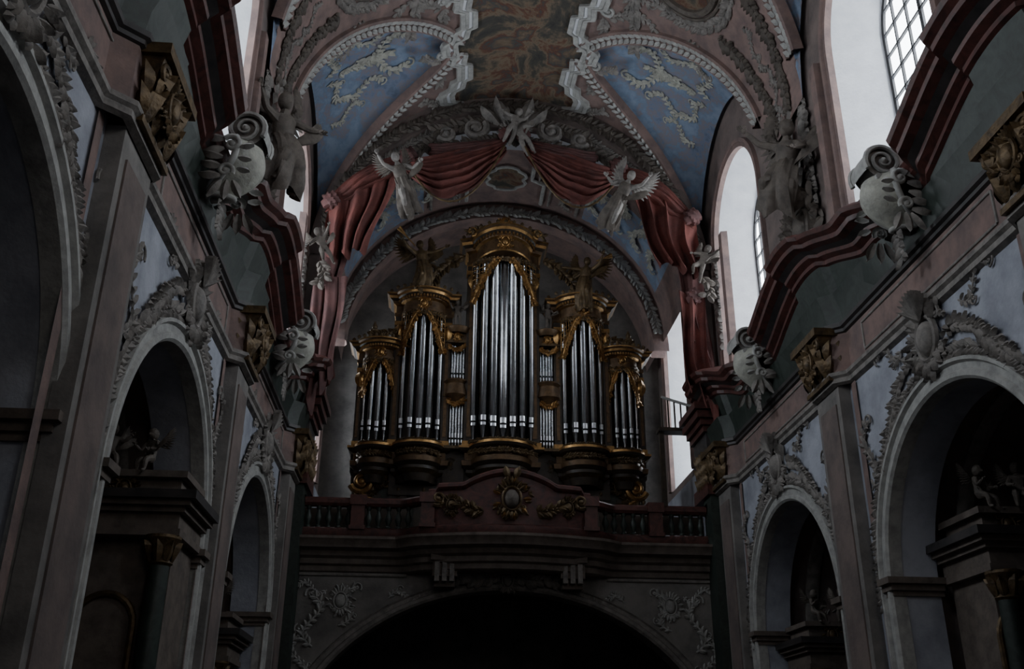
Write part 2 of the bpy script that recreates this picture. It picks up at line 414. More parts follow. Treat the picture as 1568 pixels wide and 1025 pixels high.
    for k,c in enumerate(ARC):
        root=empty('wall_chapel_'+nm)
        b=B();n=30;r=AR+.25
        pr=[(c-r,FLOOR)]+[(c-r*cos(pi*i/n),AS+r*sin(pi*i/n)) for i in range(n+1)]+[(c+r,FLOOR)]
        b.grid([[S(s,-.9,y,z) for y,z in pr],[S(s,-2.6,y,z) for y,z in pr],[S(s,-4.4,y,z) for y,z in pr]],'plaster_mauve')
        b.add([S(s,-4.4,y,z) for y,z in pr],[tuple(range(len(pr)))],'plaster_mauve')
        for o in(-1.6,-2.9):
            P=[S(s,o,y,z) for y,z in pr]
            Un=[(0,1,0)]+[(0,cos(pi*i/n),-sin(pi*i/n)) for i in range(n+1)]+[(0,-1,0)]
            b.sweep(P,[(-s,0,0)]*len(P),Un,[(-.18,0),(-.18,.07),(-.12,.1),(.12,.1),(.18,.07),(.18,0)],'stucco_grey')
        b.build('chapel_shell',root,ang=30)
        b=B();M=Mside(s,c,AS,-4.36)
        ridge(b,M,[(-1.5*cos(pi*i/20),.4+1.5*sin(pi*i/20)) for i in range(21)],.10,'stucco_grey')
        ridge(b,M,[(-1.5,.4),(-1.5,-3.2)],.1,'stucco_grey');ridge(b,M,[(1.5,.4),(1.5,-3.2)],.1,'stucco_grey')
        cartouche(b,M,0,2.3,.6,'stucco_grey')
        garland(b,M,[(-.6*cos(pi*i/10),.5+.6*sin(pi*i/10)) for i in range(21)],.22,'stucco_grey')
        for d in(-1,1): rinceau(b,M,d*1.9,-.6,pi/2+d*.2,1.7,'stucco_grey',d)
        MJ=lambda a,q,h:Vector((CX+s*(HW+2.2+a),c+r-h-.02,AS-.6+q))
        cartouche(b,MJ,0,-.3,.5,'stucco_grey')
        garland(b,MJ,[(.6*cos(t*pi/8),.9+.6*sin(t*pi/8)) for t in range(17)],.25,'stucco_grey')
        b.build('chapel_stucco',root)
        if k==0: continue
        root=empty('side_altar')
        dz=(.45 if s<0 else .1) if k==1 else -.85
        xo=-.05 if s<0 else 1.0
        if k==2: xo=.5 if s<0 else .7
        b=B();ya=c+1.45
        x0=CX+s*(HW+xo);x1=CX+s*(HW+2.1)
        xa,xb=min(x0,x1),max(x0,x1)
        b.box(xa+.1,xb-.1,ya,ya+1.4,FLOOR,3.1+dz,'stone_brown')
        for z0,z1,e,mm in((3.1,3.22,.05,'stone_brown'),(3.22,3.5,.0,'stone_brown'),(3.5,3.6,.1,'stone_brown'),(3.6,3.7,.2,'stone_brown'),(3.7,3.85,.3,'marble_dark')):
            b.box(xa-e,xb+e,ya-.25-e,ya+1.45,z0+dz,z1+dz,mm)
        b.box(xa+.1,xb-.1,ya-.05,ya+1.3,3.85+dz,4.15+dz,'stone_brown')
        b.box(xa-.02,xb+.02,ya-.2,ya+1.35,4.15+dz,4.27+dz,'stone_brown')
        for xc in(xa+.25,xb-.25):
            b.lathe(xc,ya-.15,[(.26,FLOOR),(.26,FLOOR+.9),(.22,FLOOR+1),(.19,FLOOR+1.1),(.2,0),(.17,2.6+dz)],18,'marble_green')
            b.lathe(xc,ya-.15,[(.17,2.6+dz),(.22,2.64+dz),(.18,2.7+dz),(.24,2.95+dz),(.31,3.05+dz),(.31,3.1+dz)],16,'dark_gilt')
            for q in range(8):
                a=q*pi/4
                Mx=lambda aa,qq,h,a=a,xc=xc:Vector((xc+(.19+h)*cos(a)-aa*sin(a),ya-.15+(.19+h)*sin(a)+aa*cos(a),2.65+dz+qq))
                leaf(b,Mx,0,0,pi/2,.35,.16,'dark_gilt',.2,.4)
        M=Mfront((xa+xb)/2,1.2,ya-.02)
        ridge(b,M,[(-.5,-1.6),(-.5,.9)]+[(-.5*cos(pi*i/12),.9+.5*sin(pi*i/12)) for i in range(13)]+[(.5,-1.6)],.06,'dark_gilt')
        cartouche(b,Mfront((xa+xb)/2,3.95+dz,ya-.1),0,0,.3,'dark_gilt')
        b.build('altar_body',root,ang=30)
        b=B()
        figure(b,TR(((xa+xb)/2-.35*s*-1,ya-.1,4.05+dz),1.05,rz=-.4*s),'stucco_brown',el=((-.18,-.08,.62),(.2,-.05,.72)),ha=((-.12,-.2,.6),(.3,-.12,.82)),kn=((-.1,-.2,.42),(.1,-.22,.40)),ft=((-.1,-.2,.22),(.12,-.24,.2)),putto=True,wings=.7)
        figure(b,TR(((xa+xb)/2+.35*s*-1,ya,4.05+dz),1.0,rz=.5*s),'stucco_brown',el=((-.18,-.08,.62),(.2,-.05,.62)),ha=((-.2,-.2,.7),(.14,-.2,.6)),kn=((-.1,-.2,.42),(.1,-.22,.40)),ft=((-.1,-.2,.22),(.12,-.24,.2)),putto=True,wings=.7)
        b.build('altar_putti',root)
# windows
wi=0
for s in(-1,1):
    for c,r,zb,zs in [(w,WR,WB,WS) for w in WIN]+[(34.6,1.6,9.6,15.4)]:
        wi+=1;root=empty('window_%d'%wi)
        OG=-1.35;rg=r*.74;zg=zb+.2;zsg=zs
        pl0=archpoly(c,r,zb,zs,24);pl=archpoly(c,rg,zg,zsg,24)
        b=B();b.grid([[S(s,-.2,y,z) for y,z in pl0+[pl0[0]]],[S(s,OG,y,z) for y,z in pl+[pl[0]]]],'plaster_white');b.build('reveal',root,ang=30)
        b=B()
        b.add([S(s,OG,y,z) for y,z in pl],[tuple(range(len(pl)))],'daylight_glass');b.build('pane',root,False)
        b=B()
        P=[S(s,OG+.04,y,z) for y,z in pl];xa,xb=sorted((S(s,OG+.02,0,0).x,S(s,OG+.08,0,0).x))
        for i in range(1,6):
            y=c-rg+2*rg*i/6;h=zsg+sqrt(max(0,rg*rg-(y-c)**2));ww=.025 if i!=3 else .06
            b.box(xa,xb,y-ww,y+ww,zg,h,'window_lead')
        z=zg+.6
        while z<zsg+rg:
            q=rg if z<zsg else sqrt(max(0,rg*rg-(z-zsg)**2))
            b.box(xa,xb,c-q,c+q,z-.025,z+.025,'window_lead');z+=.6
        b.tube(P,.06,6,'window_lead');b.build('leading',root,False)
        b=B();P=[S(s,-.15,y,z) for y,z in pl0];n=24
        Un=[(0,-1,0)]+[(0,-cos(pi*i/n),sin(pi*i/n)) for i in range(n+1)]+[(0,1,0)]
        b.sweep(P,[(-s,0,0)]*len(P),Un,[(-.1,-.03),(.06,-.02),(.06,.1),(.12,.14),(.12,.24),(0,.26)],'plaster_pink')
        b.build('surround',root)
# ------------------------------------------------------------------ vault
LR=3.6;LD=4.6
def zb_(x): return ZC+sqrt(max(0,RV*RV-(x-CX)**2))
def hw_(d): return LR*max(0,1-d/LD)**.62
def crown(d): return 19.7+2.25*(1-(1-min(d,LD)/LD)**2)
def zl_(x,y):
    d=HW-abs(x-CX);z=-1
    if d>=LD: return -1
    h=hw_(d)
    for c in WIN:
        t=(y-c)/h
        if abs(t)<1: z=max(z,zb_(x)+max(0.02,crown(d)-zb_(x))*sqrt(1-t*t))
    return z
b=B();nt=150;ys=[-6+i*.09 for i in range(int(35.5/.09)+1)]
ths=[pi*i/nt for i in range(nt+1)]
V=[];kind=[]
for th in ths:
    x=CX-RV*cos(th)
    for y in ys:
        a=ZC+RV*sin(th);l=zl_(x,y);V.append((x,y,max(a,l)));kind.append(l>a)
F1=[];F2=[];k=len(ys)
for i in range(nt):
    for j in range(k-1):
        q=(i*k+j,i*k+j+1,(i+1)*k+j+1,(i+1)*k+j)
        (F2 if sum(kind[t] for t in q)>=2 else F1).append(q)
b.v+=V
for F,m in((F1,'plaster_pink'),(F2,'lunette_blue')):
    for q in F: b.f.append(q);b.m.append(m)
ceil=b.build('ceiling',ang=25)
def fw(y):
    t=((y+.35)%2.6)/2.6
    pts=((0,.34),(.06,.40),(.22,.34),(.27,.02),(.45,.06),(.49,-.18),(.78,-.22),(.81,.0),(.95,.05),(1,.34))
    for (a,va),(c,vc) in zip(pts,pts[1:]):
        if t<=c: v=va+(vc-va)*(t-a)/(c-a);break
    return 1.85+v-.018*(30-y)
def bar(x,y,h):
    ph=math.asin(max(-1,min(1,(x-CX)/RV)));return Vector((CX+(RV-h)*sin(ph),y,ZC+(RV-h)*cos(ph)))
b=B();ys2=[10+i*.05 for i in range(388)]
rows=[[bar(CX+fw(y)*q,y,.06) for q in [-1+t/8 for t in range(17)]] for y in ys2]
b.grid(rows,'fresco')
for sg in(-1,1):
    for off,w,h,m in((.02,.08,.16,'stucco_pale'),(.16,.05,.10,'plaster_white'),(.28,.06,.13,'stucco_pale'),(.42,.07,.15,'stucco_pale')):
        rows=[]
        for y in ys2:
            x=CX+sg*(fw(y)+off);rows.append([bar(x-w*sg,y,.0),bar(x-w*sg,y,h),bar(x+w*sg,y,h),bar(x+w*sg,y,0)])
        b.grid(rows,m)
    rows=[[bar(CX+sg*(fw(y)+.0),y,.08),bar(CX+sg*(fw(y)+.46),y,.08)] for y in ys2];b.grid(rows,'stucco_pale')
b.build('ceiling_fresco',ang=25)
gr=empty('vault_stucco')
for s in(-1,1):
    for c in(16.0,26.0):
        for d0 in(-1,1):
            b=B();P=[]
            for i in range(60):
                d=.12+(LD-.15)*i/59;x=CX+s*(HW-d);P.append(Vector((x,c+d0*hw_(d),zb_(x))))
            rows=[]
            for i,p in enumerate(P):
                t=(P[min(i+1,len(P)-1)]-P[max(i-1,0)]).normalized();n=(Vector((CX,p.y,ZC))-p).normalized();w=n.cross(t).normalized()
                rows.append([p+w*a+n*h for a,h in((-.28,-.15),(-.26,.12),(-.18,.15),(-.15,.09),(.15,.09),(.18,.15),(.26,.12),(.28,-.15))])
            b.grid(rows,'plaster_pink')
            acc=0
            for i in range(len(P)-1):
                t=(P[i+1]-P[i]);l=t.length
                if l<1e-5: continue
                t.normalize();n=(Vector((CX,P[i].y,ZC))-P[i]).normalized();w=n.cross(t).normalized()
                while acc<l:
                    p=P[i]+t*acc
                    Mx=lambda a,q,h,p=p,t=t,w=w,n=n:p+t*a+w*q+n*(h+.10)
                    for sg in(-1,1):leaf(b,Mx,0,sg*.03,sg*.6,.26,.15,'stucco_pale',.3)
                    acc+=.24
                acc-=l
            b.build('groin_rib',gr)
        b=B()
        def ML(a,q,h,s=s,c=c):
            d=min(max(q,0.02),LD-.1);x=CX+s*(HW-d);hh=hw_(d);y=c+max(-.97*hh,min(.97*hh,a))
            return Vector((x-s*h*.3,y,zl_(x,y)-h-.02))
        for dd in(-1,1):
            rinceau(b,ML,dd*.25,1.3,pi/2-dd*.25,1.7,'stucco_cream',dd)
            rinceau(b,ML,dd*1.0,.8,pi/2-dd*.1,1.3,'stucco_cream',-dd)
            rinceau(b,ML,dd*1.8,.4,pi/2+dd*.1,1.0,'stucco_cream',-dd)
            rinceau(b,ML,dd*.2,.4,dd*.5+(0 if dd>0 else pi),1.1,'stucco_cream',dd)
        garland(b,ML,[(0,.8+.2*i) for i in range(9)],.20,'stucco_cream')
        b.build('lunette_relief',gr)
    for yc in(11.0,21.0):
        b=B()
        def MBr(a,q,h,s=s,yc=yc):
            ph=s*(a/RV);return Vector((CX+(RV-h)*sin(ph),yc+q,ZC+(RV-h)*cos(ph)))
        for rr,ww in((1.0,.12),(1.18,.06)):
            ridge(b,MBr,[(4.7+rr*1.1*cos(t*pi/20),rr*1.15*sin(t*pi/20)) for t in range(41)],ww,'stucco_brown',1.2)
        dome(b,MBr,4.7,0,1.05,1.1,.05,'fresco',24)
        garland(b,MBr,[(4.7+1.6*cos(t*pi/16),1.6*sin(t*pi/16)) for t in range(33)],.28,'stucco_grey')
        for dd in(-1,1):
            garland(b,MBr,[(3.0+.05*t,dd*(.2+.22*t)) for t in range(18)],.28,'stucco_grey')
            garland(b,MBr,[(6.4+.2*t,dd*(1.0-.03*t)) for t in range(20)],.30,'stucco_brown')
            rinceau(b,MBr,3.3,dd*1.6,dd*1.0,1.7,'stucco_grey',dd)
            rinceau(b,MBr,5.4,dd*2.1,dd*.4,1.3,'stucco_grey',-dd)
            rinceau(b,MBr,2.9,dd*.6,dd*.6+.2,1.5,'stucco_grey',-dd)
        for t in range(4): rinceau(b,MBr,7.0+.9*t,0,.05,1.0,'stucco_grey',1 if t%2 else -1)
        b.build('vault_relief',gr)
    b=B()
    for yc in(23.7,26.3,28.6):
        def MBr(a,q,h,s=s,yc=yc):
            ph=s*(a/RV);return Vector((CX+(RV-h)*sin(ph),yc+q,ZC+(RV-h)*cos(ph)))
        spiral(b,MBr,2.65,0,.26,1.7,0,s,.06,'stucco_pale')
        garland(b,MBr,[(2.75+.12*t,.3-.1*t) for t in range(6)],.24,'stucco_grey')
        garland(b,MBr,[(2.6+.02*t,.4+.15*t) for t in range(8)],.24,'stucco_grey')
    b.build('frame_scrolls',gr)
# ------------------------------------------------------------------ transverse arch at organ bay
ta=empty('transverse_arch')
b=B();n=60
def archpath(R,zc,Y,e=0): return [Vector((CX-R*cos(pi*i/n),Y,zc+R*sin(pi*i/n))) for i in range(n+1)]
Nn=[Vector((-cos(pi*i/n),0,sin(pi*i/n))) for i in range(n+1)]
P=archpath(6.65,15.4,29.4)
prof=[(0.1,-.45),(-.35,-.45),(-.42,-.3),(-.42,-.12),(-.55,0),(-.55,.5),(-.42,.6),(-.42,.9),(-.3,1.1),(1.5,1.1)]
b.sweep(P,Nn,[(0,1,0)]*(n+1),[(o,u) for o,u in prof],'plaster_mauve')
for s in(-1,1):
    x0=CX+s*(HW-.42);x1=CX+s*(HW+.05)
    b.box(min(x0,x1),max(x0,x1),29.0,30.5,10,15.4,'plaster_mauve')
b.build('arch_band',ta,ang=30)
b=B()
def MA(R,Y): 
    def f(a,q,h): ph=a/6.3;return Vector((CX+(R-q)*sin(ph),Y-h,15.4+(R-q)*cos(ph)))
    return f
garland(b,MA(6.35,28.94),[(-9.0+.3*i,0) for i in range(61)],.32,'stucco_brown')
garland(b,MA(5.98,29.35),[(-9.0+.3*i,0) for i in range(61)],.22,'stucco_grey')
for s in(-1,1):
    MM=lambda a,q,h,s=s:Vector((CX+s*a,28.7-h,20.4+q))
    spiral(b,MM,1.35,.1,.42,1.6,0,-1,.12,'stucco_grey')
    spiral(b,MM,2.35,-.2,.30,1.6,2,1,.10,'stucco_grey')
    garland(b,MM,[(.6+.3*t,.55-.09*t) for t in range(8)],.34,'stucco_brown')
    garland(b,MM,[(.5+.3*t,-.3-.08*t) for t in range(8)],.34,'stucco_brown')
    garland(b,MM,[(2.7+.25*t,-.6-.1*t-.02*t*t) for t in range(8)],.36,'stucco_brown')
    leaf(b,MM,.5,.3,.7,.9,.4,'stucco_grey');leaf(b,MM,.3,.4,1.2,1.0,.4,'stucco_grey')
cartouche(b,Mfront(CX,20.3,28.6),0,0,.6,'stucco_grey','stucco_grey')
b.build('arch_garland',ta)
b=B();n2=48
R2=6.3
rows=[]
for y in [30.4+i*.2 for i in range(37)]:
    row=[]
    for i in range(n2+1):
        a=pi*i/n2;x=CX-R2*cos(a);z=15.0+R2*.93*sin(a)
        row.append((x,y,z))
    rows.append(row)
b.grid(rows,'plaster_pink')
for k,mm in enumerate(b.m):
    c=sum((Vector(b.v[i]) for i in b.f[k]),Vector())/4
    if abs(c.y-32.6)<1.3 and 3.2<abs(c.x-CX)<5.9: b.m[k]='lunette_blue'
b.build('ceiling_organ_bay',ang=25)
b=B();P=[Vector((CX-5.9*cos(pi*i/n),34.2,14.6+5.6*sin(pi*i/n))) for i in range(n+1)]
b.sweep(P,Nn,[(0,1,0)]*(n+1),[(.6,0),(0,0),(-.05,.1),(-.05,.5),(.05,.7),(.6,.7)],'plaster_pink')
MI=lambda a,q,h:Vector((CX+(5.9-q+.25)*sin(a/5.9),34.2-h,14.6+(5.6-q+.25)*cos(a/5.9)))
garland(b,MI,[(-8.6+.3*i,0) for i in range(58)],.28,'stucco_pale')
MB=lambda a,q,h:Vector((CX+(6.2-h)*sin(a/6.2),31.9+q,15.0+(6.2-h)*.93*cos(a/6.2)))
for sg in(-1,1):
    ridge(b,MB,[(sg*(1.0+.5*(t>7)),-1.2+.2*t) for t in range(16)],.08,'stucco_pale')
    ridge(b,MB,[(sg*(1.3+.5*(t>7)),-1.2+.2*t) for t in range(16)],.05,'stucco_grey')
    ridge(b,MB,[(sg*3.0,-1.2+.2*t) for t in range(16)],.07,'stucco_grey')
    rinceau(b,MB,sg*1.9,-1.0,1.4,1.4,'stucco_grey',sg);rinceau(b,MB,sg*2.4,.2,1.4,1.4,'stucco_grey',-sg)
    for t in range(4): rinceau(b,MB,sg*(3.5+1.1*t),-1.0,1.4,1.9,'stucco_cream',-sg)
ridge(b,MB,[(.8*cos(t*pi/12)*(1 if t%3 else .8),.3+.8*sin(t*pi/12)) for t in range(25)],.07,'stucco_pale')
dome(b,MB,0,.3,.7,.7,.05,'fresco',20)
b.build('inner_arch',ta,ang=30)
b=B();b.box(CX-8,CX+8,37.5,37.9,FLOOR,23,'plaster_grey')
b.build('wall_back',smooth=False)
# ------------------------------------------------------------------ gallery
ga=empty('organ_gallery')
def gy(x):
    d=abs(x-CX)
    if d>=3.3: return 29.6
    if d>=2.4: t=(3.3-d)/.9;return 29.6-.55*(t*t*(3-2*t))
    return 29.05-.45*(cos(d/2.4*pi/2))
XS=[CX-HW+.02+i*(2*HW-.04)/132 for i in range(133)]
def gpath(z=0):
    P=[Vector((x,gy(x),z)) for x in XS];N=[]
    for i in range(len(P)):
        t=(P[min(i+1,132)]-P[max(i-1,0)]).normalized();N.append(Vector((t.y,-t.x,0)))
    return P,N
P,N=gpath();U=[(0,0,1)]*133
b=B()
b.sweep(P,N,U,[(-.6,5.15),(-.12,5.15),(-.05,5.2),(-.05,5.35),(.05,5.4),(.05,5.55),(.16,5.62),(.2,5.75),(.42,5.82),(.45,5.95),(.55,6.05),(.55,6.13),(.2,6.2),(-.6,6.2)],'stone_brown')
b.sweep(P,N,U,[(.12,6.15),(.15,6.2),(.15,6.42),(.08,6.47),(-.2,6.47)],'marble_red')
b.box(CX-HW,CX+HW,29.6,37.5,5.6,6.2,'stone_brown')
b.build('gallery_cornice',ga)
b=B()
seg=[i for i,x in enumerate(XS) if abs(x-CX)>=2.35]
for grp in ([i for i in seg if XS[i]<CX],[i for i in seg if XS[i]>CX]):
    PP=[P[i] for i in grp];NN=[N[i] for i in grp];UU=[(0,0,1)]*len(grp)
    b.sweep(PP,NN,UU,[(-.14,7.12),(.10,7.12),(.16,7.2),(.16,7.32),(.1,7.38),(-.16,7.38)],'marble_red')
ctr=[i for i,x in enumerate(XS) if abs(x-CX)<=2.45]
def zt(x):
    d=abs(x-CX)
    if d>2.15: return 7.45
    if d>1.35: return 7.62
    return 7.62+.42*max(0,cos(d/1.35*pi/2))**.8
rows=[[],[],[],[],[],[],[]]
for i in ctr:
    p,nn=P[i],N[i];t=zt(XS[i])
    for r,(o,z) in enumerate(((.06,6.45),(.06,t-.12),(.14,t-.08),(.18,t-.02),(.18,t+.06),(.1,t+.12),(-.2,t+.12))):
        rows[r].append(p+nn*o+Vector((0,0,z)))
b.grid(rows,'marble_red')
for x in(CX-HW+.25,CX-4.55,CX-2.45,CX+2.45,CX+4.55,CX+HW-.25):
    y=gy(x);b.box(x-.2,x+.2,y-.2,y+.2,6.42,7.14,'marble_red');b.box(x-.25,x+.25,y-.26,y+.24,7.14,7.44,'marble_red');b.box(x-.24,x+.24,y-.25,y+.24,6.4,6.52,'marble_red')
b.build('parapet',ga,ang=30)
b=B()
prof=[(.085,6.47),(.085,6.52),(.05,6.55),(.06,6.6),(.105,6.72),(.10,6.8),(.05,6.95),(.045,7.0),(.075,7.04),(.08,7.12)]
x=CX-HW+.62
while x<CX+HW-.55:
    if abs(x-CX)>2.75 and abs(abs(x-CX)-4.55)>.28: b.lathe(x,gy(x),prof,12,'marble_green')
    x+=.30
b.box(CX-HW+.3,CX-3.0,30.6,30.65,6.2,7.3,'wood_dark');b.box(CX+3.0,CX+HW-.3,30.6,30.65,6.2,7.3,'wood_dark')
b.build('balusters',ga)
b=B()
M=Mfront(CX+.02,7.2,28.42)
cartouche(b,M,0,0,.66,'dark_gilt','stucco_brown',1.3)
for k in range(9):
    a=k*2*pi/9;leaf(b,M,.35*cos(a),.4*sin(a),a,.25,.12,'gold')
for q in(-1,1):
    leaf(b,M,q*.1,.6,pi/2-q*.3,.4,.2,'dark_gilt')
    garland(b,Mfront(CX,6.95,28.62),[(q*(.8+.15*t),-.1+.03*t*t*.3) for t in range(6)],.28,'dark_gilt')
    cartouche(b,Mfront(CX+q*1.75,7.05,28.78),0,0,.36,'dark_gilt')
    spiral(b,Mfront(CX+q*2.15,7.25,28.85),0,0,.22,1.6,pi/2,q,.06,'dark_gilt')
b.build('gilt_cartouche',ga)
b=B()
for q in(-1,1):
    x=CX+q*1.88;y=29.2
    b.box(x-.42,x+.42,y-.35,y+.7,5.45,5.62,'stone_brown')
    b.box(x-.36,x+.36,y-.25,y+.7,5.0,5.45,'stone_brown')
    for k in range(3): b.box(x-.3+.22*k,x-.16+.22*k,y-.32,y+.1,4.85,5.4,'stucco_grey')
    b.box(x-.30,x+.30,y-.1,y+.7,4.72,5.0,'stone_brown')
M=Mfront(CX,5.0,29.5)
cartouche(b,M,0,.0,.4,'stucco_grey')
for q in(-1,1): garland(b,M,[(q*(.3+.16*t),.08-.012*t) for t in range(9)],.3,'stucco_grey')
b.build('consoles',ga,ang=30)
b=B()
hole=[(CX-6.35,FLOOR+.001)]+[(CX-6.35*cos(pi*i/48),-.6+5.35*sin(pi*i/48)) for i in range(49)]+[(CX+6.35,FLOOR+.001)]
holed(b,[(CX-6.6,FLOOR),(CX+6.6,FLOOR),(CX+6.6,5.3),(CX-6.6,5.3)],[hole],lambda a,q,c:Vector((a,30.1+c,q)),.8,'plaster_grey')
P2=[Vector((a,29.7,q)) for a,q in hole];
Un=[(-1,0,0)]+[(-cos(pi*i/48),0,sin(pi*i/48)) for i in range(49)]+[(1,0,0)]
b.sweep(P2,[(0,-1,0)]*len(P2),Un,[(-.3,-.02),(.08,-.02),(.14,.05),(.14,.14),(.06,.18),(.06,.28),(.1,.32),(0,.36)],'stucco_grey')
b.build('wall_gallery',ang=30)
st=empty('spandrel_stucco');b=B()
for q in(-1,1):
    M=Mfront(CX+q*4.7,4.35,29.68)
    rinceau(b,M,q*.2,-.7,pi/2+.4*q,1.2,'stucco_pale',q)
    rinceau(b,M,q*.9,-1.3,pi/2-.1*q,1.5,'stucco_pale',-q)
    rinceau(b,M,q*1.2,-2.3,pi/2-.1*q,1.3,'stucco_pale',q)
    rinceau(b,M,-q*1.2,.1,.1 if q<0 else pi-.1,1.0,'stucco_pale',-q)
    rinceau(b,M,q*.6,.3,pi-.1 if q<0 else .1,.9,'stucco_pale',-q)
    cartouche(b,M,q*.2,0,.45,'stucco_pale')
    ridge(b,M,[(-1.7,.75),(1.7,.75),(1.7,-1.9*1)] if q>0 else [(1.7,.75),(-1.7,.75),(-1.7,-1.9)],.05,'stucco_grey')
b.build('relief',st)
for s,nm in((-1,'left'),(1,'right')):
    root=empty('corner_pier_'+nm);b=B()
    x0=CX+s*(HW-.5);x1=CX+s*(HW)
    b.box(min(x0,x1),max(x0,x1),28.85,29.68,FLOOR,7.6,'marble_green')
    xa=CX+s*(HW-.6)
    b.box(min(xa,x1),max(xa,x1),28.75,30.4,7.6,8.0,'marble_red')
    b.box(min(x0,x1),max(x0,x1),28.85,30.4,8.0,9.6,'marble_dark')
    for k,(z,e) in enumerate(((9.6,.1),(9.8,.2),(10.0,.32),(10.25,.42))):
        xx=CX+s*(HW-.5-e);b.box(min(xx,x1),max(xx,x1),28.85-e,30.5,z,z+.22,'marble_red')
    b.build('pier_body',root,False)
    b=B();M=Mfront(CX+s*(HW-.22),8.0,28.83)
    for k in range(3):
        for zz in(-.2,.15,.5): leaf(b,M,(k-1)*.22,zz,pi/2,.45,.28,'dark_gilt',.25,.4)
    cartouche(b,M,0,.3,.38,'dark_gilt');M2=Mside(s,29.3,8.0,.52)
    for k in range(4):
        for zz in(-.2,.15,.5): leaf(b,M2,(k-1.5)*.3,zz,pi/2,.45,.28,'dark_gilt',.25,.4)
    cartouche(b,M2,0,.3,.45,'dark_gilt')
    b.build('pier_capital',root)
# ------------------------------------------------------------------ organ
org=empty('pipe_organ');OX=2.05
def pipe(b,x,y,z0,foot,z1,r):
    b.lathe(x,y,[(r*.25,z0),(r*.92,z0+foot),(r,z0+foot+.02),(r,z1),(r*1.05,z1+.01),(r*.9,z1+.03)],18,'tin_pipe')
    for zz,hh,mm,rr in((z0+foot-.12,.10,'pipe_mouth',1.04),(z0+foot-.02,.07,'black',1.03),(z0+foot+.05,.14+r*.3,'pipe_mouth',1.05)):
        rows=[[(x+r*rr*cos(a),y+r*rr*sin(a),q) for a in [-pi/2-.6+1.2*t/6 for t in range(7)]] for q in(zz,zz+hh)]
        b.grid(rows,mm)
def arcP(cx,w,bulge,yb,n=24):
    P=[];N=[]
    P.append(Vector((cx-w/2,yb+.9,0)));N.append(Vector((-1,0,0)))
    P.append(Vector((cx-w/2,yb,0)));N.append(Vector((-1,-1,0)))
    sh=w*.12
    P.append(Vector((cx-w/2+sh,yb,0)));N.append(Vector((-.15,-1,0)))
    for i in range(n+1):
        a=pi*i/n;hw=w/2-sh
        P.append(Vector((cx-hw*cos(a),yb-bulge*sin(a),0)));v=Vector((-cos(a)*bulge,-sin(a)*hw,0)).normalized();
        N.append(v*.9+Vector((0,-.1,0)))
    P.append(Vector((cx+w/2-sh,yb,0)));N.append(Vector((.15,-1,0)))
    P.append(Vector((cx+w/2,yb,0)));N.append(Vector((1,-1,0)))
    P.append(Vector((cx+w/2,yb+.9,0)));N.append(Vector((1,0,0)))
    return P,N
